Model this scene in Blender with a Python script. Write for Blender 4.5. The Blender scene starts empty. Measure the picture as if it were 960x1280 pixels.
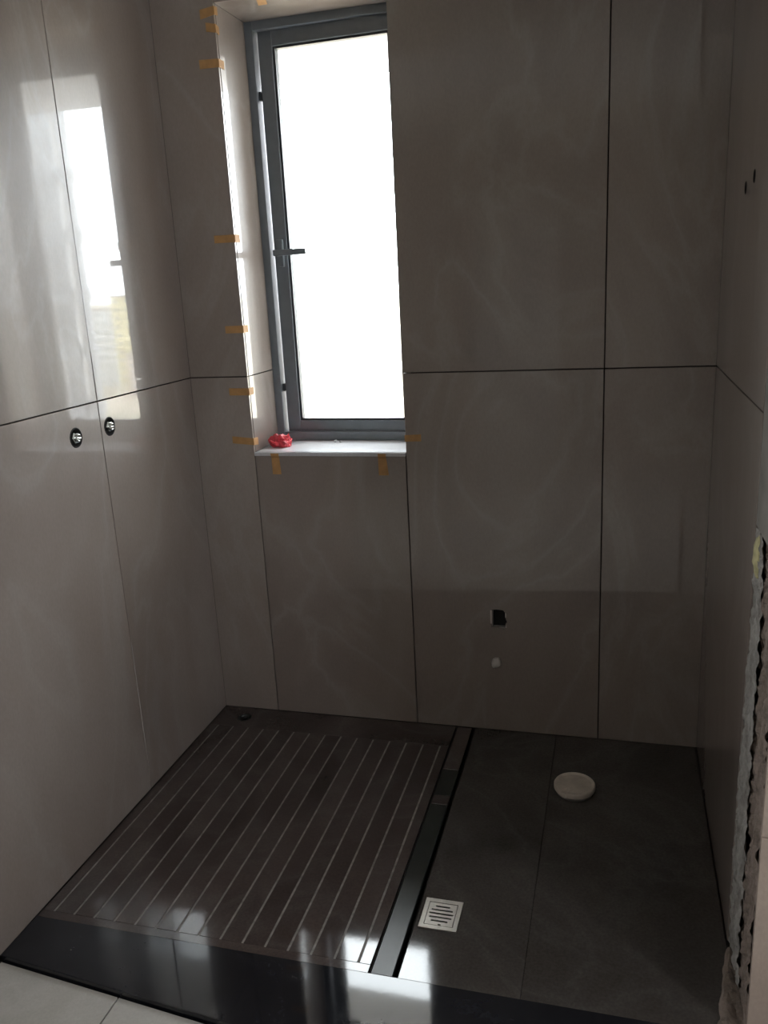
import bpy, bmesh, math, random
from mathutils import Vector, Matrix, noise
from mathutils.geometry import tessellate_polygon

random.seed(7)
scene = bpy.context.scene
COL = scene.collection

# ------------------------------------------------------------------ camera
# back tile face is y = 0, left tile face x = 0, floor tile top z = 0
CAM = Vector((1.364, -2.542, 1.473))
YAW, PITCH, ROLL, FPX = -0.2769, -0.2658, -0.0523, 1053.5
fw = Vector((math.sin(YAW) * math.cos(PITCH), math.cos(YAW) * math.cos(PITCH), math.sin(PITCH)))
r0 = fw.cross(Vector((0, 0, 1))).normalized()
u0 = r0.cross(fw)
rt = r0 * math.cos(ROLL) + u0 * math.sin(ROLL)
up = -r0 * math.sin(ROLL) + u0 * math.cos(ROLL)
cam_data = bpy.data.cameras.new('camera')
cam_data.sensor_fit = 'HORIZONTAL'
cam_data.sensor_width = 36.0
cam_data.lens = 36.0 * FPX / 960.0
cam_data.clip_start = 0.02
cam_data.clip_end = 6000
cam = bpy.data.objects.new('camera', cam_data)
COL.objects.link(cam)
cam.matrix_world = Matrix(((rt.x, up.x, -fw.x, CAM.x), (rt.y, up.y, -fw.y, CAM.y),
                           (rt.z, up.z, -fw.z, CAM.z), (0, 0, 0, 1)))
scene.camera = cam

# ------------------------------------------------------------------ light
SKY = 9.0
world = bpy.data.worlds.new('hazy_sky')
scene.world = world
world.use_nodes = True
bg = world.node_tree.nodes['Background']
bg.inputs[0].default_value = (0.96, 0.99, 1.04, 1)
bg.inputs[1].default_value = SKY


def portal(name, loc, rot, sx, sy):
    """A window portal: it gives off nothing, it only tells the renderer where the sky comes in."""
    l = bpy.data.lights.new(name, 'AREA')
    l.shape = 'RECTANGLE'
    l.size, l.size_y = sx, sy
    l.cycles.is_portal = True
    o = bpy.data.objects.new(name, l)
    o.location = loc
    o.rotation_euler = rot
    COL.objects.link(o)


# unseen opening added to let sky light into the outer room, right of the camera
OY0, OY1, OZ0, OZ1, OX = -3.0, -2.4, 1.1, 2.1, 3.2
LX, LY0, LY1, LZ0, LZ1 = -1.2, -2.35, -1.8, 0.9, 2.1      # second unseen opening on the left, added to light the raw jamb
LE = -1.6  # left wall's unseen end, set so the right wall stays shaded
portal('window_portal', (0.465, 0.275, 1.61), (-math.pi / 2, 0, 0), 0.56, 1.36)
portal('room_portal', (OX + 0.12, (OY0 + OY1) / 2, (OZ0 + OZ1) / 2), (0, math.pi / 2, 0), OZ1 - OZ0, OY1 - OY0)
portal('side_portal', (LX - .12, (LY0 + LY1) / 2, (LZ0 + LZ1) / 2), (0, -math.pi / 2, 0), LZ1 - LZ0, LY1 - LY0)

vs = scene.view_settings
vs.view_transform = 'Standard'
vs.look = 'None'
vs.gamma = 1.0
vs.use_curve_mapping = False
vs.exposure = 1.2


# ------------------------------------------------------------------ materials
class NT:
    def __init__(self, name):
        self.m = bpy.data.materials.new(name)
        self.m.use_nodes = True
        self.t = self.m.node_tree
        self.b = self.t.nodes['Principled BSDF']

    def n(self, typ, **kw):
        nd = self.t.nodes.new(typ)
        for k, v in kw.items():
            if k in nd.inputs:
                nd.inputs[k].default_value = v
            else:
                setattr(nd, k, v)
        return nd

    def l(self, a, b):
        self.t.links.new(a, b)

    def coord(self, per_object=True, scale=(1, 1, 1)):
        tc = self.n('ShaderNodeTexCoord')
        mp = self.n('ShaderNodeMapping')
        mp.inputs['Scale'].default_value = scale
        if per_object:
            oi = self.n('ShaderNodeObjectInfo')
            ml = self.n('ShaderNodeMath', operation='MULTIPLY')
            ml.inputs[1].default_value = 37.0
            self.l(oi.outputs['Random'], ml.inputs[0])
            cb = self.n('ShaderNodeCombineXYZ')
            for i in range(3):
                self.l(ml.outputs[0], cb.inputs[i])
            self.l(cb.outputs[0], mp.inputs['Location'])
        self.l(tc.outputs['Object'], mp.inputs['Vector'])
        return mp.outputs[0]

    def noise(self, vec, scale, detail=4, rough=0.55, dist=0.0):
        nd = self.n('ShaderNodeTexNoise')
        nd.inputs['Scale'].default_value = scale
        nd.inputs['Detail'].default_value = detail
        nd.inputs['Roughness'].default_value = rough
        nd.inputs['Distortion'].default_value = dist
        self.l(vec, nd.inputs['Vector'])
        return nd.outputs['Fac']

    def ramp(self, fac, stops):
        nd = self.n('ShaderNodeValToRGB')
        e = nd.color_ramp.elements
        while len(e) < len(stops):
            e.new(0.5)
        for i, (p, c) in enumerate(stops):
            e[i].position = p
            e[i].color = (c[0], c[1], c[2], 1) if hasattr(c, '__len__') else (c, c, c, 1)
        self.l(fac, nd.inputs['Fac'])
        return nd.outputs['Color']

    def mix(self, fac, a, b):
        nd = self.n('ShaderNodeMix', data_type='RGBA')
        if isinstance(fac, (int, float)):
            nd.inputs[0].default_value = fac
        else:
            self.l(fac, nd.inputs[0])
        for s, v in ((6, a), (7, b)):
            if hasattr(v, '__len__'):
                nd.inputs[s].default_value = (*v, 1)
            else:
                self.l(v, nd.inputs[s])
        return nd.outputs[2]

    def bump(self, h, strength, dist=0.01):
        nd = self.n('ShaderNodeBump')
        nd.inputs['Strength'].default_value = strength
        nd.inputs['Distance'].default_value = dist
        self.l(h, nd.inputs['Height'])
        self.l(nd.outputs[0], self.b.inputs['Normal'])


def plain(name, col, rough=0.5, metal=0.0, ior=1.5, var=0.12, nscale=30.0, bump=0.0):
    k = NT(name)
    v = k.coord()
    f = k.noise(v, nscale)
    c = k.ramp(f, [(0.3, [x * (1 - var) for x in col]), (0.7, [min(1, x * (1 + var)) for x in col])])
    k.l(c, k.b.inputs['Base Color'])
    k.b.inputs['Roughness'].default_value = rough
    k.b.inputs['Metallic'].default_value = metal
    k.b.inputs['IOR'].default_value = ior
    if bump:
        k.bump(f, bump)
    return k.m


def marble(name, dark, mid, light, vein, rough, ior=1.5, bump=0.0, cloud=1.3, grain=0.12, veins=0.3, coat=0.0):
    k = NT(name)
    v = k.coord(scale=(1, 1, 0.55))
    f = k.noise(v, cloud, 6, 0.55, 0.6)
    c = k.ramp(f, [(0.28, dark), (0.5, mid), (0.74, light)])
    # soft thin veins
    g = k.noise(v, 1.9, 5, 0.5, 1.4)
    s = k.n('ShaderNodeMath', operation='SUBTRACT')
    k.l(g, s.inputs[0])
    s.inputs[1].default_value = 0.5
    a = k.n('ShaderNodeMath', operation='ABSOLUTE')
    k.l(s.outputs[0], a.inputs[0])
    w = k.ramp(a.outputs[0], [(0.0, veins), (0.03, veins * .4), (0.10, 0.0)])
    c = k.mix(w, c, vein)
    fine = k.noise(v, 160, 2)
    mu = k.n('ShaderNodeMix', data_type='RGBA', blend_type='MULTIPLY')
    mu.inputs[0].default_value = grain
    k.l(c, mu.inputs[6])
    k.l(k.ramp(fine, [(0.3, 0.55), (0.7, 1.3)]), mu.inputs[7])
    c2 = mu.outputs[2]
    k.l(c2, k.b.inputs['Base Color'])
    k.b.inputs['Roughness'].default_value = rough
    k.b.inputs['IOR'].default_value = ior
    if coat:            # sharp glaze over a hazier body
        k.b.inputs['Roughness'].default_value = 0.34
        k.b.inputs['Coat Weight'].default_value = coat
        k.b.inputs['Coat Roughness'].default_value = rough
        k.b.inputs['Coat IOR'].default_value = 1.5
    if bump:
        k.bump(k.noise(v, 55, 3), bump, 0.002)
    return k.m


M = {}
M['wall_tile'] = marble('polished_grey_marble_tile', (.212, .172, .150), (.262, .215, .190), (.325, .276, .249),
                        (.38, .35, .325), 0.03, 1.5, coat=1.0)
M['floor_tile'] = marble('dark_grey_floor_tile', (.036, .031, .028), (.054, .047, .042), (.082, .072, .065),
                         (.10, .095, .09), 0.07, 1.55, 0.02, 2.6, .4)
M['shower_slab'] = marble('red_brown_stone_slab', (.038, .027, .024), (.060, .044, .040), (.105, .083, .075),
                          (.13, .115, .108), 0.06, 1.55, 0.012, 2.6, .4)
M['groove'] = plain('pale_groove_line', (.23, .21, .19), 0.5, var=.4, nscale=60)
M['granite'] = marble('black_granite', (.005, .0055, .008), (.009, .0095, .013), (.015, .016, .020),
                      (.035, .035, .04), 0.05, 1.5, 0.008, 5.0, .5)
M['cover'] = marble('dark_green_stone', (.008, .010, .009), (.014, .017, .015), (.022, .027, .024),
                    (.04, .045, .04), 0.28, 1.5, 0.06, 7.0)
M['grout'] = plain('dark_grout', (.035, .028, .025), 0.9)
M['cement'] = plain('grey_cement', (.13, .12, .11), 0.95, var=.3, nscale=14)
M['void'] = plain('dark_cavity', (.012, .011, .010), 0.9)  # near-black that puts the shade inside holes into the colour
M['sill'] = marble('white_stone_sill', (.50, .50, .52), (.58, .58, .60), (.64, .64, .66), (.70, .70, .70), 0.18)
M['alu'] = plain('flare_lightened_aluminium', (.17, .195, .22), 0.38, 0.0, 1.5, .06)  # dark grey frame; the flare's lightening is put into the colour
M['alu_dark'] = plain('dark_gasket', (.03, .034, .04), 0.5)
M['chrome'] = plain('chrome', (.62, .64, .62), 0.14, 1.0, 1.5, .05)
M['steel'] = plain('brushed_steel', (.46, .43, .39), 0.42, 1.0, 1.5, .10, 60)
M['brass'] = plain('dull_brass', (.30, .26, .18), 0.35, 1.0)
M['plastic'] = plain('dusty_white_plastic', (.52, .46, .40), 0.5, var=.18, nscale=24)
M['plastic_grey'] = plain('grey_pvc', (.30, .28, .26), 0.45)
M['plug'] = plain('off_white_plug', (.62, .57, .53), 0.5)
M['tape'] = plain('orange_masking_tape', (.46, .25, .095), 0.6, var=.15, nscale=40)
M['red'] = plain('red_plastic_film', (.70, .055, .08), 0.35, var=.3, nscale=60)
M['plaster'] = plain('grey_plaster', (.20, .185, .165), 0.85, var=.15, nscale=12, bump=.3)
M['white_paint'] = plain('white_paint', (.62, .61, .58), 0.8, var=.03)
M['rear_paint'] = plain('taupe_paint', (.36, .33, .30), 0.8, var=.03)
M['foam'] = plain('pale_yellow_foam', (.52, .48, .26), 0.9, var=.2, nscale=60, bump=.5)
M['outer_wall'] = marble('beige_wall_tile', (.36, .28, .235), (.42, .335, .28), (.48, .39, .335), (.55, .47, .4), 0.2)
M['outer_floor'] = marble('pale_floor_tile', (.42, .40, .36), (.50, .48, .44), (.56, .545, .52), (.64, .62, .6), 0.22)


def rough_mat(name, c0, c1, c2, c3):
    k = NT(name)
    v = k.coord(scale=(1, 1, 0.6))
    f = k.noise(v, 26, 8, 0.7, 0.4)
    c = k.ramp(f, [(0.30, c0), (0.42, c1), (0.58, c2), (0.75, c3)])
    k.l(c, k.b.inputs['Base Color'])
    k.b.inputs['Roughness'].default_value = 0.95
    k.bump(k.noise(v, 90, 6, 0.7), 0.8, 0.006)
    return k.m


M['raw_plaster'] = rough_mat('raw_grey_plaster', (.12, .11, .10), (.24, .225, .205), (.34, .325, .30), (.42, .40, .37))
M['raw_mortar'] = rough_mat('raw_brown_mortar', (.07, .055, .045), (.16, .125, .10), (.23, .18, .15), (.31, .25, .215))


def glass_mat():
    m = bpy.data.materials.new('window_glass')
    m.use_nodes = True
    t = m.node_tree
    t.nodes.clear()
    out = t.nodes.new('ShaderNodeOutputMaterial')
    mix = t.nodes.new('ShaderNodeMixShader')
    lw = t.nodes.new('ShaderNodeLayerWeight')      # Schlick: the same from both faces of the pane
    lw.inputs[0].default_value = 0.5
    pw = t.nodes.new('ShaderNodeMath')
    pw.operation = 'POWER'
    pw.inputs[1].default_value = 5.0
    fr = t.nodes.new('ShaderNodeMath')
    fr.operation = 'MULTIPLY_ADD'
    fr.inputs[1].default_value, fr.inputs[2].default_value = 0.96, 0.04
    t.links.new(lw.outputs['Facing'], pw.inputs[0])
    t.links.new(pw.outputs[0], fr.inputs[0])
    tr = t.nodes.new('ShaderNodeBsdfTransparent')
    tr.inputs[0].default_value = (.95, .97, .96, 1)
    gl = t.nodes.new('ShaderNodeBsdfGlossy')
    gl.inputs['Roughness'].default_value = 0.01
    t.links.new(fr.outputs[0], mix.inputs[0])
    t.links.new(tr.outputs[0], mix.inputs[1])
    t.links.new(gl.outputs[0], mix.inputs[2])
    t.links.new(mix.outputs[0], out.inputs[0])
    return m


M['glass'] = glass_mat()


# ------------------------------------------------------------------ mesh helpers
def tag(o, label=None, cat=None, group=None, kind=None):
    if label: o['label'] = label
    if cat: o['category'] = cat
    if group: o['group'] = group
    if kind: o['kind'] = kind
    return o


def thing(name, loc, label, cat, group=None):
    o = bpy.data.objects.new(name, None)
    o.location = loc
    o.empty_display_size = 0.02
    COL.objects.link(o)
    return tag(o, label, cat, group)


def world_loc(o):
    v = Vector((0, 0, 0))
    while o is not None:
        v += Vector(o.location)
        o = o.parent
    return v


def link(name, bm, mat, parent=None, smooth=False, loc=None):
    """bm in world metres -> one mesh object; vertices are stored relative to parent or loc."""
    off = Vector(loc) if loc is not None else (world_loc(parent) if parent else Vector((0, 0, 0)))
    if off.length:
        bmesh.ops.translate(bm, verts=bm.verts, vec=-off)
    bmesh.ops.recalc_face_normals(bm, faces=bm.faces)
    me = bpy.data.meshes.new(name)
    bm.to_mesh(me)
    bm.free()
    if smooth:
        for p in me.polygons:
            p.use_smooth = True
    me.materials.append(M[mat] if isinstance(mat, str) else mat)
    o = bpy.data.objects.new(name, me)
    COL.objects.link(o)
    if parent:
        o.parent = parent
        if loc is not None:
            o.location = off - world_loc(parent)
    elif loc is not None:
        o.location = off
    return o


def box(bm, x0, x1, y0, y1, z0, z1):
    vs_ = [bm.verts.new(p) for p in ((x0, y0, z0), (x1, y0, z0), (x1, y1, z0), (x0, y1, z0),
                                     (x0, y0, z1), (x1, y0, z1), (x1, y1, z1), (x0, y1, z1))]
    for f in ((0, 3, 2, 1), (4, 5, 6, 7), (0, 1, 5, 4), (1, 2, 6, 5), (2, 3, 7, 6), (3, 0, 4, 7)):
        bm.faces.new([vs_[i] for i in f])
    return vs_


def bevel(bm, w, seg=1):
    bmesh.ops.bevel(bm, geom=list(bm.edges), offset=w, segments=seg, affect='EDGES', profile=0.5)


def boxes(*bs, bev=0.0):
    bm = bmesh.new()
    for b in bs:
        box(bm, *b)
    if bev:
        bevel(bm, bev)
    return bm


def lathe(prof, loc, axis='z', seg=32):
    """prof: (radius, height) pairs; axis z, x, -x or -y."""
    bm = bmesh.new()
    rings = []
    for r, h in prof:
        ring = []
        for i in range(seg):
            a = 2 * math.pi * i / seg
            p = Vector((r * math.cos(a), r * math.sin(a), h))
            if axis == 'x': p = Vector((p.z, p.x, p.y))
            elif axis == '-x': p = Vector((-p.z, p.x, p.y))
            elif axis == '-y': p = Vector((p.x, -p.z, p.y))
            ring.append(bm.verts.new(p + Vector(loc)))
        rings.append(ring)
    for a, b in zip(rings, rings[1:]):
        for i in range(seg):
            bm.faces.new((a[i], a[(i + 1) % seg], b[(i + 1) % seg], b[i]))
    for ring in (rings[0], rings[-1]):
        if (ring[0].co - ring[seg // 2].co).length > 1e-5:
            bm.faces.new(ring)
    return bm


def plate(outer, holes, to3d, thick, chamfer=0.0008):
    """A tile: polygon (with holes) in its own plane, chamfered front edge and real thickness. to3d(u, v, depth)."""
    bm = bmesh.new()
    cx = sum(p[0] for p in outer) / len(outer)
    cy = sum(p[1] for p in outer) / len(outer)
    ins = [(p[0] - math.copysign(chamfer, p[0] - cx), p[1] - math.copysign(chamfer, p[1] - cy)) for p in outer]
    loops = [ins] + [list(h) for h in holes]
    flat = [p for lp in loops for p in lp]
    front = [bm.verts.new(to3d(u, v, 0)) for u, v in flat]
    for t in tessellate_polygon([[Vector((u, v, 0)) for u, v in lp] for lp in loops]):
        try:
            bm.faces.new([front[i] for i in t])
        except ValueError:
            pass
    rim = [bm.verts.new(to3d(u, v, chamfer)) for u, v in outer]
    back = [bm.verts.new(to3d(u, v, thick)) for u, v in outer]
    n = len(outer)
    for i in range(n):
        j = (i + 1) % n
        bm.faces.new((front[i], front[j], rim[j], rim[i]))
        bm.faces.new((rim[i], rim[j], back[j], back[i]))
    k = n
    for h in holes:
        hb = [bm.verts.new(to3d(u, v, thick)) for u, v in h]
        m = len(h)
        for i in range(m):
            j = (i + 1) % m
            bm.faces.new((front[k + i], front[k + j], hb[j], hb[i]))
        k += m
    return bm


def rect(u0, u1, v0, v1):
    return [(u0, v0), (u1, v0), (u1, v1), (u0, v1)]


def circle(u, v, r, n=24, jit=0.0):
    return [(u + r * (1 + random.uniform(-jit, jit)) * math.cos(2 * math.pi * i / n),
             v + r * (1 + random.uniform(-jit, jit)) * math.sin(2 * math.pi * i / n)) for i in range(n)]


on_back = lambda u, v, d: Vector((u, d, v))
on_left = lambda u, v, d: Vector((-d, u, v))
G = 0.0016          # half a joint
TT = 0.010          # tile thickness
TOP = 2.44          # ceiling height

# ------------------------------------------------------------------ back wall with the window opening
WX0, WX1, WZ0, WZ1, WD = 0.206, 0.723, 0.950, 2.282, 0.215
b0 = 0.022
wall_back = link('wall_back', boxes(
    (-0.2, WX0 - b0, b0, WD - .004, -0.1, TOP + .1), (WX1 + b0, 2.0, b0, WD - .004, -0.1, TOP + .1),
    (WX0 - b0, WX1 + b0, b0, WD - .004, -0.1, WZ0 - b0), (WX0 - b0, WX1 + b0, b0, WD - .004, WZ1 + b0, TOP + .1)), 'grout')
tag(wall_back, 'back wall of polished grey marble tiles around the narrow window', 'wall', kind='structure')
HOLE = [(.984, .371), (1.004, .373), (1.026, .366), (1.031, .377), (1.036, .392), (1.031, .405), (1.034, .418),
        (1.024, .432), (1.004, .434), (.987, .432), (.990, .400)]
back_tiles = [
    (rect(0.0, WX0 - G, 0.0, 1.2 - G), []),
    (rect(0.0, WX0 - G, 1.2 + G, 2.4), []),
    (rect(WX0 + G, WX1 - G, 0.0, WZ0), []),
    (rect(WX0 + G, WX1 - G, WZ1, 2.4), []),
    (rect(WX1 + G, 1.327 - G, 0.0, 1.2 - G), [HOLE, circle(.998, .246, .017, 14, .1)]),
    (rect(WX1 + G, 1.327 - G, 1.2 + G, 2.4), []),
    (rect(1.327 + G, 1.63, 0.0, 1.2 - G), []),
    (rect(1.327 + G, 1.63, 1.2 + G, 2.4), []),
]
for o_, h_ in back_tiles:
    link('tile', plate(o_, h_, on_back, TT), 'wall_tile', wall_back)
# window reveals: left, right and top faces in the same tile
link('reveal_tile', boxes((WX0 - TT, WX0, TT, WD, WZ0, 1.2 - G), bev=.0006), 'wall_tile', wall_back)
link('reveal_tile', boxes((WX0 - TT, WX0, TT, WD, 1.2 + G, WZ1), bev=.0006), 'wall_tile', wall_back)
link('reveal_tile', boxes((WX1, WX1 + TT, TT, WD - .005, WZ0, 1.2 - G), bev=.0006), 'wall_tile', wall_back)
link('reveal_tile', boxes((WX1, WX1 + TT, TT, WD - .005, 1.2 + G, WZ1), bev=.0006), 'wall_tile', wall_back)
link('reveal_tile', boxes((WX0, WX1, TT, WD, WZ1, WZ1 + TT), bev=.0006), 'wall_tile', wall_back)
link('cavity_shade', boxes((.97, 1.05, .0215, .0219, .35, .45)), 'void', wall_back)  # thin dark sheet standing in for the shade behind the socket hole

# ------------------------------------------------------------------ left wall
wall_left = link('wall_left', boxes((-0.2, -0.024, LE, b0, -0.1, TOP + .1)), 'grout')
tag(wall_left, 'left wall of large polished grey marble tiles mirroring the window', 'wall', kind='structure')
YA = -0.5355
OUT1, OUT2 = (-0.651, 1.121), (-0.494, 1.124)
for y0, y1 in ((YA + G, 0.0), (LE, YA - G)):
    for z0, z1 in ((0.0, 1.2 - G), (1.2 + G, 2.4)):
        hs = [circle(u, v, .027) for u, v in (OUT1, OUT2) if y0 < u < y1 and z0 < v < z1]
        link('tile', plate(rect(y0, y1, z0, z1), hs, on_left, TT), 'wall_tile', wall_left)

# ------------------------------------------------------------------ right wall
RW = 1.63
RY = -0.83
wall_right = link('wall_right', boxes((RW + .024, RW + .2, RY + .01, .25, -0.1, TOP + .1)), 'grout')
tag(wall_right, 'right wall of dark grey marble tiles ending at a raw edge', 'wall', kind='structure')
on_right = lambda u, v, d: Vector((RW + d, u, v))
link('tile', plate(rect(RY, 0.0, 0.0, 1.2 - G), [], on_right, TT), 'wall_tile', wall_right)
RH = [(-0.402, 1.635), (-0.528, 1.647)]
link('tile', plate(rect(RY, 0.0, 1.2 + G, 2.4), [circle(u, v, .014, 16) for u, v in RH], on_right, TT),
     'wall_tile', wall_right)

# ------------------------------------------------------------------ front wall: raw door jamb, beige tile beyond
FY = -1.085
wall_front = link('wall_front', boxes((RW + .03, OX + .2, FY + .012, RY + .005, -0.1, TOP + .1)), 'cement')
tag(wall_front, 'front wall end with a raw mortar doorway edge and beige tiles', 'wall', kind='structure')


def rough_grid(name, mat, ny, nz, f, amp, seed):
    bm = bmesh.new()
    g = []
    for j in range(nz + 1):
        row = []
        for i in range(ny + 1):
            p = f(i / ny, j / nz)
            q = Vector((p.x * 40, p.y * 60, p.z * 34)) + Vector((seed, seed * 2, 0))
            d = noise.fractal(q, 0.9, 2.1, 5) * amp
            q2 = Vector((p.x * 9, p.y * 22, p.z * 7)) + Vector((0, seed, 3))
            d2 = noise.noise(q2)
            if d2 > 0.32:
                d += (d2 - 0.32) * amp * 6
            row.append(bm.verts.new(p + Vector((d, 0, 0))))
        g.append(row)
    for j in range(nz):
        for i in range(ny):
            bm.faces.new((g[j][i], g[j][i + 1], g[j + 1][i + 1], g[j + 1][i]))
    return link(name, bm, mat, wall_front)


ZR = 0.975


def wob(z):
    return .014 * noise.noise(Vector((0, 4.2, z * 6))) + .010 * noise.noise(Vector((1, 2.2, z * 23))) + .007 * noise.noise(Vector((5, 2.2, z * 60)))


def f_plaster(s, t):
    z = ZR * t
    e = -0.955 + wob(z) + .045 * (t - .45)
    return Vector((RW + .002, RY + (e - RY) * s, z))


def f_mortar(s, t):
    z = ZR * t
    e = -0.955 + wob(z) + .045 * (t - .45) + .022
    return Vector((RW + .008 - .003 * s, e + (FY - e) * s, z))


rough_grid('plaster_edge', 'raw_plaster', 16, 150, f_plaster, .006, 3)
rough_grid('mortar', 'raw_mortar', 16, 150, f_mortar, .008, 11)
link('crack_backing', boxes((RW + .022, RW + .0295, FY, RY, 0, ZR)), 'raw_mortar', wall_front)
link('plaster_edge', boxes((RW + .001, RW + .03, FY + .002, RY - .002, ZR + .004, TOP), bev=.002), 'plaster', wall_front)
# scrap of yellow foam where the raw strip starts
bm = bmesh.new()
bmesh.ops.create_icosphere(bm, subdivisions=3, radius=1.0)
for v in bm.verts:
    k = 1 + .35 * noise.noise(v.co * 2.3)
    v.co = Vector((v.co.x * .009 * k + RW + .004, v.co.y * .026 * k - .868, v.co.z * .04 * k + .925))
link('foam_patch', bm, 'foam', wall_front, True)
# beige tiles on the face of the front wall
on_front = lambda u, v, d: Vector((u, FY - .010 + d, v))
xs = [RW + .004, 2.23, 2.83, OX]
zs = [-.012, .462, 1.062, 1.662, 2.262]
for i in range(3):
    for j in range(4):
        link('tile', plate(rect(xs[i] + G, xs[i + 1] - G, zs[j] + G, zs[j + 1] - G), [], on_front, .012),
             'outer_wall', wall_front)

# ------------------------------------------------------------------ floor of the wet room
TY = -1.092            # far edge of the black threshold
DX0, DX1 = 0.864, 0.925
ZT = .012
floor = link('floor', boxes((-.03, DX0 - .004, TY, b0, -.1, -ZT), (DX1 + .004, RW + .03, TY, b0, -.1, -ZT),
                            (DX0 - .004, DX1 + .004, TY, b0, -.1, -.055), (-.03, RW + .03, -1.40, TY, -.1, -.03)), 'grout')
tag(floor, 'dark wet room floor with a grooved shower slab and plain tiles', 'floor', kind='structure')
on_floor = lambda u, v, d: Vector((u, v, -d))
GX = [0.034 + 0.0568 * k for k in range(15)]
GW = .0028
GY0, GY1 = -1.066, -0.135
edges = [0.004] + GX + [DX0 - .006]
for a, b in zip(edges, edges[1:]):
    u0_ = a + (GW if a in GX else 0)
    u1_ = b - (GW if b in GX else 0)
    link('slat', plate(rect(u0_, u1_, GY0, GY1), [], on_floor, ZT, .0006), 'shower_slab', floor)
for x in GX:
    link('groove', boxes((x - GW, x + GW, GY0, GY1, -ZT, -.0013)), 'groove', floor)
link('border_slab', plate(rect(.004, DX0 - .006, GY1 + .0005, -.004), [circle(.105, -.072, .026, 20)], on_floor, ZT, .0006),
     'shower_slab', floor)
link('border_slab', plate(rect(.004, DX0 - .006, TY + .002, GY0 - .0005), [], on_floor, ZT, .0006), 'shower_slab', floor)
FX = 1.194
link('tile', plate(rect(DX1 + .002, FX - .0005, TY + .002, -.003), [], on_floor, ZT, .0006), 'floor_tile', floor)
link('tile', plate(rect(FX + .0005, RW - .003, TY + .002, -.003), [], on_floor, ZT, .0006), 'floor_tile', floor)

# rough mortar left beside the jamb, where the threshold stops short
bm = bmesh.new()
nx, ny = 8, 40
g = []
for j in range(ny + 1):
    row = []
    for i in range(nx + 1):
        s, t = i / nx, j / ny
        y = -.86 - .52 * t
        xl = 1.622 - .045 * min(1, t * 2.2) + .006 * noise.noise(Vector((0, y * 30, 2)))
        x = xl + (1.66 - xl) * s
        z = .002 + .012 * math.sin(math.pi * min(1, s * 2)) * .5 + .010 * s + .006 * noise.fractal(Vector((x * 50, y * 40, 1)), .9, 2, 4)
        if s == 0: z = -.004
        row.append(bm.verts.new((x, y, z)))
    g.append(row)
for j in range(ny):
    for i in range(nx):
        bm.faces.new((g[j][i], g[j][i + 1], g[j + 1][i + 1], g[j + 1][i]))
link('mortar', bm, 'raw_mortar', wall_front)

# ------------------------------------------------------------------ black threshold
def poly_slab(pts, z0, z1, bev=.0015):
    bm = bmesh.new()
    lo = [bm.verts.new((x, y, z0)) for x, y in pts]
    hi = [bm.verts.new((x, y, z1)) for x, y in pts]
    n = len(pts)
    bm.faces.new(lo)
    bm.faces.new(hi)
    for i in range(n):
        bm.faces.new((lo[i], lo[(i + 1) % n], hi[(i + 1) % n], hi[i]))
    if bev:
        bevel(bm, bev)
    return bm


near = lambda x: -1.222 - .098 * x
thr = link('door_threshold', poly_slab([(.003, TY), (1.575, TY), (1.575, near(1.575)), (.003, near(.003))], -.028, .003), 'granite', None, False, (.8, TY, -.028))
tag(thr, 'black granite threshold strip lying across the wet room entrance', 'threshold')

# ------------------------------------------------------------------ outer room
floor_outer = link('floor_outer', boxes((LX - .2, -.03, -4.6, LE + .2, -.1, -.022), (-.03, OX + .2, -4.6, -1.41, -.1, -.022), (1.6, OX + .2, -1.42, FY + .012, -.1, -.022)), 'cement')
tag(floor_outer, 'pale beige tiled floor outside the black threshold', 'floor', kind='structure')


def fl_tile(pts):
    bm = poly_slab(pts, -.030, -.012, .001)
    link('tile', bm, 'outer_floor', floor_outer)


e = .003
xj = [LX, -.597, 0.003, .335, .862, 1.462, 2.062, 2.662, OX]
for i in range(8):
    x0, x1 = xj[i] + e / 2, xj[i + 1] - e / 2
    if x1 < .01:
        fl_tile([(x0, LE - .01), (x1, LE - .01), (x1, -1.93), (x0, -1.93)])
    elif x1 < 1.58:
        fl_tile([(x0, near(x0) - .004), (x1, near(x1) - .004), (x1, -1.93), (x0, -1.93)])
    else:
        ya = -1.40 if x0 < 1.6 else FY - .012
        fl_tile([(x0, ya), (x1, ya), (x1, -1.93), (x0, -1.93)])
    for y1, y0 in ((-1.933, -2.53), (-2.533, -3.13), (-3.133, -3.73), (-3.733, -4.33), (-4.333, -4.58)):
        fl_tile([(x0, y1), (x1, y1), (x1, y0), (x0, y0)])
wall_outer = link('wall_outer', boxes((LX - .2, LX, -4.6, LY0, -.1, TOP + .1), (LX - .2, LX, LY1, LE, -.1, TOP + .1),
                                      (LX - .2, LX, LY0, LY1, -.1, LZ0), (LX - .2, LX, LY0, LY1, LZ1, TOP + .1),
                                      (LX - .2, -.02, LE, LE + .2, -.1, TOP + .1)), 'white_paint')
tag(wall_outer, 'unseen outer room wall round the end of the left wall, with an added light opening', 'wall', kind='structure')
wall_rear = link('wall_rear', boxes((LX - .2, OX + .2, -4.8, -4.6, -.1, TOP + .1)), 'rear_paint')
tag(wall_rear, 'plain painted rear wall of the outer room', 'wall', kind='structure')
door = thing('added_door_1', (.55, -4.59, 0), 'pale flush door with a frame in the outer room\'s rear wall', 'door')
door['kind'] = 'structure'  # invented door, added for the pale rectangle mirrored in the back wall
link('leaf', boxes((.20, .90, -4.598, -4.565, -.01, 2.14), bev=.003), 'white_paint', door)
link('door_frame', boxes((.13, .197, -4.598, -4.55, -.01, 2.21), (.903, .97, -4.598, -4.55, -.01, 2.21), (.197, .903, -4.598, -4.55, 2.143, 2.21), bev=.003), 'rear_paint', door)
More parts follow.
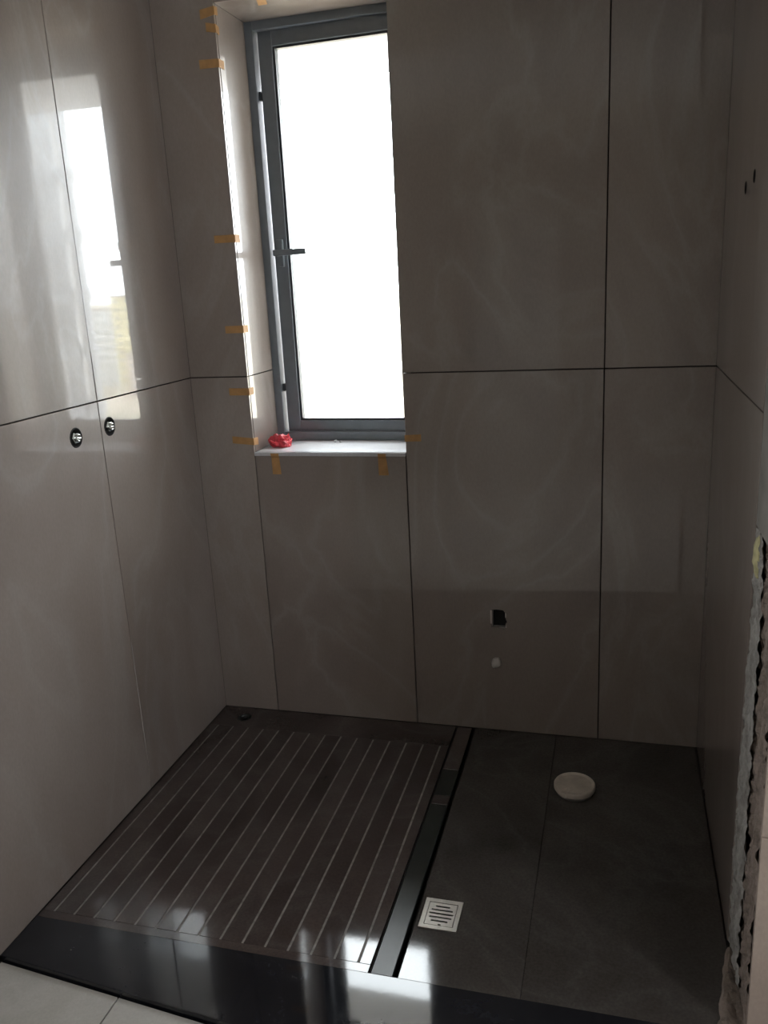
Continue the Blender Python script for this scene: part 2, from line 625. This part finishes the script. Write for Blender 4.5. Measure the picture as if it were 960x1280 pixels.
wall_side = link('wall_side', boxes((OX, OX + .2, -4.6, OY0, -.1, TOP + .1), (OX, OX + .2, OY1, FY + .01, -.1, TOP + .1),
                                    (OX, OX + .2, OY0, OY1, -.1, OZ0), (OX, OX + .2, OY0, OY1, OZ1, TOP + .1)), 'white_paint')
tag(wall_side, 'painted side wall of the outer room with an added light opening', 'wall', kind='structure')
ceiling = link('ceiling', boxes((LX - .2, OX + .2, -4.8, .25, TOP, TOP + .15)), 'white_paint')
tag(ceiling, 'flat white ceiling above the wet room', 'ceiling', kind='structure')

# ------------------------------------------------------------------ window
win = thing('window_1', (WX0, WD, WZ0), 'narrow aluminium casement window in flare-lightened grey, standing ajar', 'window')
win['kind'] = 'structure'
FYa, FYb = WD - .003, WD + .05
fx0, fx1, fz0, fz1 = WX0 - .004, WX1 + .028, WZ0 - .006, WZ1 + .004
ft = .030
fo = .03      # the frame runs on behind the tiles
link('frame', boxes((fx0 - fo, fx0 + ft, FYa, FYb, fz0 - fo, fz1 + fo), (fx1 - ft, fx1 + fo, FYa, FYb, fz0 - fo, fz1 + fo),
                    (fx0 + ft, fx1 - ft, FYa, FYb, fz0 - fo, fz0 + ft + .006), (fx0 + ft, fx1 - ft, FYa, FYb, fz1 - ft, fz1 + fo), bev=.0015), 'alu', win)
sx0, sx1, sz0, sz1 = fx0 + ft + .0065, fx1 - ft - .002, fz0 + ft + .004, fz1 - ft + .002
ss = .047
# sash: hinged on its right stile, pushed out a little at the left
hinge = Vector((sx1, FYa + .012, 0))
sash = bpy.data.objects.new('sash', None)
COL.objects.link(sash)


def swing(bm, ang=math.radians(-1.6)):
    R = Matrix.Translation(hinge) @ Matrix.Rotation(ang, 4, 'Z') @ Matrix.Translation(-hinge)
    bmesh.ops.transform(bm, matrix=R, verts=bm.verts)
    return bm


bpy.data.objects.remove(sash)
sa, sb = FYa + .010, FYa + .046
bm = boxes((sx0, sx0 + ss, sa, sb, sz0, sz1), (sx1 - ss, sx1, sa, sb, sz0, sz1),
           (sx0 + ss, sx1 - ss, sa, sb, sz0, sz0 + ss - .008), (sx0 + ss, sx1 - ss, sa, sb, sz1 - ss, sz1), bev=.0015)
sash = link('sash', swing(bm), 'alu', win)
gx0, gx1, gz0, gz1 = sx0 + ss, sx1 - ss, sz0 + ss - .008, sz1 - ss
w = .007
bm = boxes((gx0, gx0 + w, sa + .006, sb - .006, gz0, gz1), (gx1 - w, gx1, sa + .006, sb - .006, gz0, gz1),
           (gx0 + w, gx1 - w, sa + .006, sb - .006, gz0, gz0 + w), (gx0 + w, gx1 - w, sa + .006, sb - .006, gz1 - w, gz1))
link('glazing_bead', swing(bm), 'alu_dark', sash)
bm = boxes((gx0 + .002, gx1 - .002, sa + .016, sa + .022, gz0 + .002, gz1 - .002))
link('glass_pane', swing(bm), 'glass', sash)
# handle: base plate and horizontal lever
hz = 1.585
bm = boxes((sx0 + .012, sx0 + .036, sa - .010, sa, hz - .045, hz + .045), bev=.003)
hb = link('handle', swing(bm), 'alu', sash)
bm = bmesh.new()
box(bm, sx0 + .014, sx0 + .034, sa - .034, sa - .008, hz - .009, hz + .009)
box(bm, sx0 + .012, sx0 + .128, sa - .044, sa - .030, hz - .010, hz + .010)
bevel(bm, .003, 2)
lev = link('lever', swing(bm), 'alu', sash)
for z in (1.135, 2.07):
    bm = boxes((fx0 + ft - .001, sx0 + .002, FYa + .016, FYa + .034, z - .013, z + .013), bev=.001)
    link('lock_keep', bm, 'alu_dark', win)
sill = link('window_sill', boxes((WX0 + .0005, WX1 - .0005, -.004, WD - .004, WZ0 - .012, WZ0), bev=.001), 'sill', win)

# ------------------------------------------------------------------ linear drain between shower and toilet side
ld = thing('linear_drain', (DX0, TY + .01, -.055), 'long black slot drain channel between grooved slab and plain tiles', 'drain')
link('channel', boxes((DX0 - .003, DX0 - .001, TY + .003, -.002, -.054, -.002), (DX1 - .001, DX1 + .001, TY + .003, -.002, -.054, -.002),
                      (DX0 - .001, DX1 - .001, TY + .003, -.002, -.054, -.050)), 'void', ld)
CX1 = DX1 - .0115
tag(link('cover', boxes((DX0, CX1, -.262, -.004, -.022, -.001), bev=.0012), 'shower_slab', ld), 'brown stone cover piece')
link('cover', boxes((DX0, CX1, -.400, -.264, -.024, -.003), bev=.0012), 'cover', ld)
tag(link('spacer', boxes((DX0, CX1, -.446, -.402, -.022, -.001), bev=.0012), 'shower_slab', ld), 'brown piece added for the lighter band between the black covers')  # piece added for a lighter band across the drain
link('cover', boxes((DX0, CX1, TY + .004, -.448, -.024, -.002), bev=.0012), 'cover', ld)

# ------------------------------------------------------------------ small square floor drain
fc = Vector((.983, -.885, .0))
fd = thing('floor_drain', fc, 'small square steel floor drain with five dark slots', 'drain')
hs = .046
slots = []
for k in range(5):
    yv = fc.y + .024 - k * .012
    hl = (.017, .026, .029, .027, .020)[k]
    slots.append(rect(fc.x - hl, fc.x + hl, yv - .0024, yv + .0024))
slots.append(rect(fc.x - .0015, fc.x + .006, fc.y - .0372, fc.y - .0335))
up3 = lambda u, v, d: Vector((u, v, .004 - d))
link('grate', plate(rect(fc.x - .034, fc.x + .034, fc.y - .038, fc.y + .036), slots, up3, .0022, .0006), 'steel', fd)
bm = plate(rect(fc.x - hs, fc.x + hs, fc.y - hs - .004, fc.y + hs + .004),
           [rect(fc.x - .0352, fc.x + .0352, fc.y - .0392, fc.y + .0372)], up3, .0038, .0008)
link('rim', bm, 'steel', fd)
link('well', boxes((fc.x - .035, fc.x + .035, fc.y - .039, fc.y + .037, .0002, .0012)), 'void', fd)  # flat dark sheet on the tile, standing in for the drain's shaded depth
tag(fd.children[2], 'flat dark sheet for the shade below the grate')

# ------------------------------------------------------------------ capped toilet outlet
tc = Vector((1.268, -.312, 0))
to = thing('toilet_outlet', tc, 'round off-white capped toilet pipe standing up from the dark floor', 'pipe')
link('pipe_stub', lathe([(.052, 0), (.052, .014), (.049, .014)], tc, seg=40), 'plastic_grey', to, True)
bm = lathe([(.0585, .012), (.0595, .014), (.0595, .024), (.0575, .0275), (.052, .0265), (.049, .025), (.030, .0262), (.001, .0265)], tc, seg=56)
for v in bm.verts:      # the chipped rim facing the shower
    d = v.co - tc
    a = math.atan2(d.y, d.x)
    if -2.35 < a < -2.0 and d.xy.length > .045:
        v.co.z -= .007
        v.co.xy = tc.xy + d.xy * .93
cap = link('cap', bm, 'plastic', to, False)

# dark round drain in the corner of the shower slab
cd = thing('corner_drain', (.105, -.072, -ZT), 'small dark round drain near the corner of the grooved slab', 'drain')
link('cup', lathe([(.0255, .0), (.0255, .012), (.0235, .0125), (.0225, .010), (.0225, .002), (.001, .002)], (.105, -.072, -ZT), seg=32), 'cover', cd, True)
link('ring', lathe([(.014, .002), (.014, .008), (.011, .008), (.011, .002)], (.105, -.072, -ZT), seg=24), 'void', cd, True)

# ------------------------------------------------------------------ water outlets on the left wall
for (yy, zz), lb in ((OUT1, 'chrome water outlet in the left wall, further from the window side wall'),
                     (OUT2, 'chrome water outlet in the left wall, nearer the back wall corner')):
    c = Vector((0, yy, zz))
    t = thing('water_outlet', (-.022, yy, zz), lb, 'water outlet', 'water outlets on the left wall')
    base = (-.022, yy, zz)
    link('sleeve', lathe([(.0262, .0), (.0262, .0225), (.0235, .0235), (.0235, .004), (.001, .004)], base, 'x', 32), 'void', t, True)
    hx = lathe([(.0165, .004), (.0165, .022), (.0145, .026), (.0105, .026), (.0105, .010), (.001, .010)], base, 'x', 6)
    link('hex_nut', hx, 'chrome', t)
    link('pipe_mouth', lathe([(.0098, .010), (.0098, .031), (.0088, .032), (.0068, .032), (.0068, .012), (.001, .012)], base, 'x', 24), 'chrome', t, True)

# holes for outlets in the right wall: dark sleeves
for (yy, zz), lb in ((RH[0], 'small dark pipe hole in right wall, closer to the back corner'),
                     (RH[1], 'small dark pipe hole in right wall, closer to the raw edge')):
    t = thing('pipe_hole', (RW + .022, yy, zz), lb, 'pipe hole', 'pipe holes in the right wall')
    link('sleeve', lathe([(.0136, .0), (.0136, .0225), (.0126, .023), (.0126, .002), (.001, .002)], (RW + .022, yy, zz), '-x', 20), 'void', t, True)
    link('ring', lathe([(.009, .002), (.009, .014), (.007, .014), (.007, .002)], (RW + .022, yy, zz), '-x', 16), 'brass', t, True)

# ------------------------------------------------------------------ socket hole and pipe plug in the back wall
sk = thing('socket_hole', (1.010, .021, .366), 'rough square hole cut in the back wall tile for a socket', 'socket hole')
bm = boxes((.986, .990, .003, .0205, .372, .430), (.990, 1.030, .003, .0205, .368, .372), bev=.0005)
link('box_edge', bm, 'plastic_grey', sk)
for b in ((1.0305, 1.0345, -.0005, .014, .371, .384), (1.0300, 1.0335, -.0005, .014, .407, .424), (.9815, .9868, -.0008, .012, .384, .431)):
    link('chipped_edge', boxes(b, bev=.001), 'plug', sk)
bm = bmesh.new()
bmesh.ops.create_icosphere(bm, subdivisions=3, radius=1.0)
for v in bm.verts:
    q = v.co.copy()
    k = 1 + .28 * noise.noise(q * 1.7 + Vector((3, 1, 5)))
    v.co = Vector((q.x * .015 * k + .998, q.y * .011 * k - .003, q.z * .020 * k + .247 + .003 * q.x))
link('pipe_plug', bm, 'plug', None, True, (.998, 0, .247))
o = bpy.data.objects['pipe_plug']
tag(o, 'small off-white plug in the back wall below the square hole', 'plug')
bm = lathe([(.0165, 0), (.0165, .0225), (.0145, .0225), (.0145, .001)], (.998, .0215, .247), '-y', 24)
link('pipe_sleeve', bm, 'plastic_grey', o, True)

# ------------------------------------------------------------------ orange tape strips round the window edge
def strip(pts, half, axis, name, label, group):
    """pts: polyline of the tape's middle line, swept +-half along axis; 0.4 mm thick."""
    bm = bmesh.new()
    A = Vector(axis)
    rows = []
    n = len(pts)
    for i, (p, nn) in enumerate(pts):
        p, nn = Vector(p), Vector(nn)
        jit = .0035 if i in (0, n - 1) else 0
        rows.append([bm.verts.new(p + A * half + nn * .0016 + A * random.uniform(-jit, jit)),
                     bm.verts.new(p - A * half + nn * .0016 + A * random.uniform(-jit, jit)),
                     bm.verts.new(p - A * half + nn * .0006), bm.verts.new(p + A * half + nn * .0006)])
    for a, b in zip(rows, rows[1:]):
        for k in range(4):
            bm.faces.new((a[k], a[(k + 1) % 4], b[(k + 1) % 4], b[k]))
    bm.faces.new(rows[0])
    bm.faces.new(list(reversed(rows[-1])))
    mid = Vector(pts[n // 2][0])
    o = link(name, bm, 'tape', None, False, mid)
    tag(o, label, 'tape', group)
    return o


LT = [(.986, .075, 'lowest, at the red scrap'), (1.151, .070, 'second up from the sill'), (1.351, .062, 'third up from the sill'),
      (1.628, .070, 'fourth up, at handle height'), (2.123, .062, 'fifth up from the sill'), (2.215, .030, 'sixth up, under the top corner'),
      (2.262, .045, 'topmost in the corner')]
for z, ln, w in LT:
    dz = random.uniform(-.006, .006)
    rv = .034 if z < 2.2 else .02
    strip([((WX0 - ln, 0, z + dz), (0, -1, 0)), ((WX0 - .001, 0, z), (0, -1, 0)), ((WX0, 0, z), (.7, -.7, 0)),
           ((WX0, .001, z), (1, 0, 0)), ((WX0, rv, z - dz * .5), (1, 0, 0))], .0115, (0, 0, 1), 'tape_strip',
          'orange tape strip on the window\'s left edge, ' + w, 'tape strips round the window')
strip([((.360, 0, WZ1 + .03), (0, -1, 0)), ((.352, 0, WZ1 + .001), (0, -1, 0)), ((.352, 0, WZ1), (0, -.7, -.7)), ((.352, .001, WZ1), (0, 0, -1)),
       ((.33, .075, WZ1), (0, 0, -1))], .014, (1, 0, 0), 'tape_strip', 'orange tape strip on the underside above the window', 'tape strips round the window')
for x, w in ((.279, 'on the red scrap\'s side'), (.645, 'away from the red scrap')):
    strip([((x, -.004, WZ0 - .003), (0, -1, 0)), ((x, -.004, WZ0 - .0125), (0, -1, 0)), ((x, -.001, WZ0 - .018), (0, -1, 0)),
           ((x + .003, 0, WZ0 - .074), (0, -1, 0))], .0135, (1, 0, 0), 'tape_strip', 'orange tape strip hanging below the sill ' + w, 'tape strips round the window')
strip([((WX1, .014, .996), (-1, 0, 0)), ((WX1, .001, .996), (-1, 0, 0)), ((WX1, 0, .996), (-.7, -.7, 0)), ((WX1 + .001, 0, .996), (0, -1, 0)),
       ((WX1 + .052, 0, .999), (0, -1, 0))], .010, (0, 0, 1), 'tape_strip', 'orange tape strip on the window\'s right edge above the sill', 'tape strips round the window')
strip([((RW, RY + .012, 1.475), (-1, 0, 0)), ((RW, RY, 1.475), (-1, 0, 0)), ((RW + .001, RY - .001, 1.475), (-1, 0, 0)), ((RW + .001, RY - .05, 1.47), (-1, 0, 0))],
      .013, (0, 0, 1), 'tape_strip', 'orange tape strip on the right wall\'s open edge', 'tape strips on the doorway')

# ------------------------------------------------------------------ things on the sill
rc = Vector((.262, .105, WZ0))
bm = bmesh.new()
bmesh.ops.create_icosphere(bm, subdivisions=4, radius=1.0)
for v in bm.verts:
    q = v.co.copy()
    k = 1 + .38 * noise.noise(q * 1.6) + .30 * abs(noise.noise(q * 4.1 + Vector((7, 0, 0)))) - .12
    z = max(-.55, q.z * k)
    v.co = rc + Vector((q.x * .043 * k, q.y * .034 * k, (z + .55) * .024 * (1 + .5 * noise.noise(q * 3)) + .0004))
o = link('plastic_scrap', bm, 'red', None, False, rc)
tag(o, 'crumpled red plastic scrap lying on the white window sill', 'scrap')
for p, r in (((.432, .175), .0058), ((.452, .17), .0035)):
    bm = bmesh.new()
    bmesh.ops.create_icosphere(bm, subdivisions=2, radius=r)
    for v in bm.verts:
        v.co *= 1 + .35 * noise.noise(v.co * 300)
        v.co.z = max(v.co.z, -r * .6)
        v.co += Vector((p[0], p[1], WZ0 + r * .6 + .0003))
    o = link('plaster_crumb', bm, 'sill', None, False, (p[0], p[1], WZ0))
    tag(o, 'larger white plaster crumb on the window sill' if r > .005 else 'tiny white plaster crumb beside the larger one on the sill', 'crumb', 'crumbs on the sill')

# ------------------------------------------------------------------ the town far below the window, mirrored in the tiles
k = NT('hazy_town_ground')
tcn = k.n('ShaderNodeTexCoord')
vor = k.n('ShaderNodeTexVoronoi')
vor.inputs['Scale'].default_value = .03
k.l(tcn.outputs['Object'], vor.inputs['Vector'])
k.l(k.mix(.6, k.ramp(k.noise(tcn.outputs['Object'], .02, 6), [(.3, (.20, .18, .13)), (.7, (.42, .37, .30))]), vor.outputs['Color']), k.b.inputs['Base Color'])
k.l(k.ramp(k.noise(tcn.outputs['Object'], .03, 6), [(.3, (.16, .17, .12)), (.5, (.36, .31, .24)), (.7, (.50, .44, .36))]), k.b.inputs['Base Color'])
k.b.inputs['Roughness'].default_value = 1
M['ground'] = k.m
GZ = -42.0
ground = link('ground', poly_slab([(-2500, 12), (4000, 12), (4000, 5000), (-2500, 5000)], GZ - 1, GZ, 0), 'ground')
tag(ground, 'hazy brown town ground far below the window', 'ground', kind='structure')
for nm, c in (('hazy_yellow', (.58, .51, .30)), ('hazy_grey', (.50, .50, .49)), ('hazy_pink', (.56, .46, .40)), ('hazy_white', (.66, .65, .62))):
    M[nm] = plain(nm, c, .9, var=.1, nscale=.2)  # distance haze is put into these pale block colours
M['town_glass'] = plain('town_window', (.16, .19, .20), .4, nscale=.2)
M['town_roof'] = plain('town_roof', (.34, .30, .27), .9, nscale=.2)


def town_block(x, y, w, d, h, mat, floors, label):
    t = thing('apartment_block', (x, y, GZ), label, 'building', 'town blocks outside the window')
    link('wall', boxes((x - w / 2, x + w / 2, y, y + d, GZ, GZ + h)), mat, t)
    link('roof', boxes((x - w / 2 - .4, x + w / 2 + .4, y - .4, y + d + .4, GZ + h, GZ + h + .9)), 'town_roof', t)
    fh = h / floors
    bays = max(2, int(w / 4))
    me = None
    for f in range(floors):
        for b in range(bays):
            if me is None:
                wo = link('window', boxes((-.9, .9, -.15, .05, 0, 1.6)), 'town_glass', None)
                me = wo.data
            else:
                wo = bpy.data.objects.new('window', me)
                COL.objects.link(wo)
            wo.parent = t
            wo.location = (-w / 2 + (b + .5) * w / bays, 0, f * fh + fh * .3)
    return t


for a in ((225, 360, 11, 12, 43, 'hazy_yellow', 11, 'yellow rendered tower block in the hazy town'),
          (243, 372, 14, 12, 37, 'hazy_grey', 9, 'grey slab block beside the yellow tower'),
          (212, 430, 22, 14, 36, 'hazy_white', 9, 'white block on the far side of the yellow tower'),
          (196, 330, 22, 12, 18, 'hazy_pink', 6, 'low pink block standing before the grey slab'),
          (170, 420, 24, 14, 26, 'hazy_white', 7, 'long white block behind the low pink one'),
          (-60, 380, 26, 14, 30, 'hazy_grey', 8, 'long grey block straight out from the window'),
          (-190, 340, 18, 14, 34, 'hazy_pink', 9, 'tall pink block at the edge of town')):
    town_block(*a)

# ------------------------------------------------------------------ just outside the window: eave, side wall and drainpipe
M['outside_render'] = plain('pale_outside_render', (.36, .345, .33), .9, var=.08, nscale=8)
eave = link('eave_slab', boxes((-1.5, 3.5, WD + .055, 1.04, 2.277, 2.42)), 'outside_render')
tag(eave, 'concrete eave slab jutting out above the window', 'eave', kind='structure')
wing = link('wall_wing', boxes((1.385, 3.0, 1.37, 1.55, GZ, 2.6)), 'outside_render')
tag(wing, 'outside wall return beside the window', 'wall', kind='structure')
M['pipe_grey'] = plain('grey_drainpipe', (.42, .43, .44), .5, var=.06, nscale=6)
for px, pr, lb in ((1.352, .048, 'thicker grey drainpipe with collars outside the window'), (1.243, .029, 'thinner grey drainpipe with collars outside the window')):
    dp = thing('drainpipe', (px, 1.30, -2.0), lb, 'pipe')
    link('pipe', lathe([(pr, 0), (pr, 4.6)], (px, 1.30, -2.0), seg=20), 'pipe_grey', dp, True)
    for kz in range(8):
        link('collar', lathe([(pr, -.01), (pr + .010, .0), (pr + .014, .03), (pr + .010, .06), (pr, .07)], (px, 1.30, 2.03 - .285 * kz), seg=20), 'pipe_grey', dp, True)
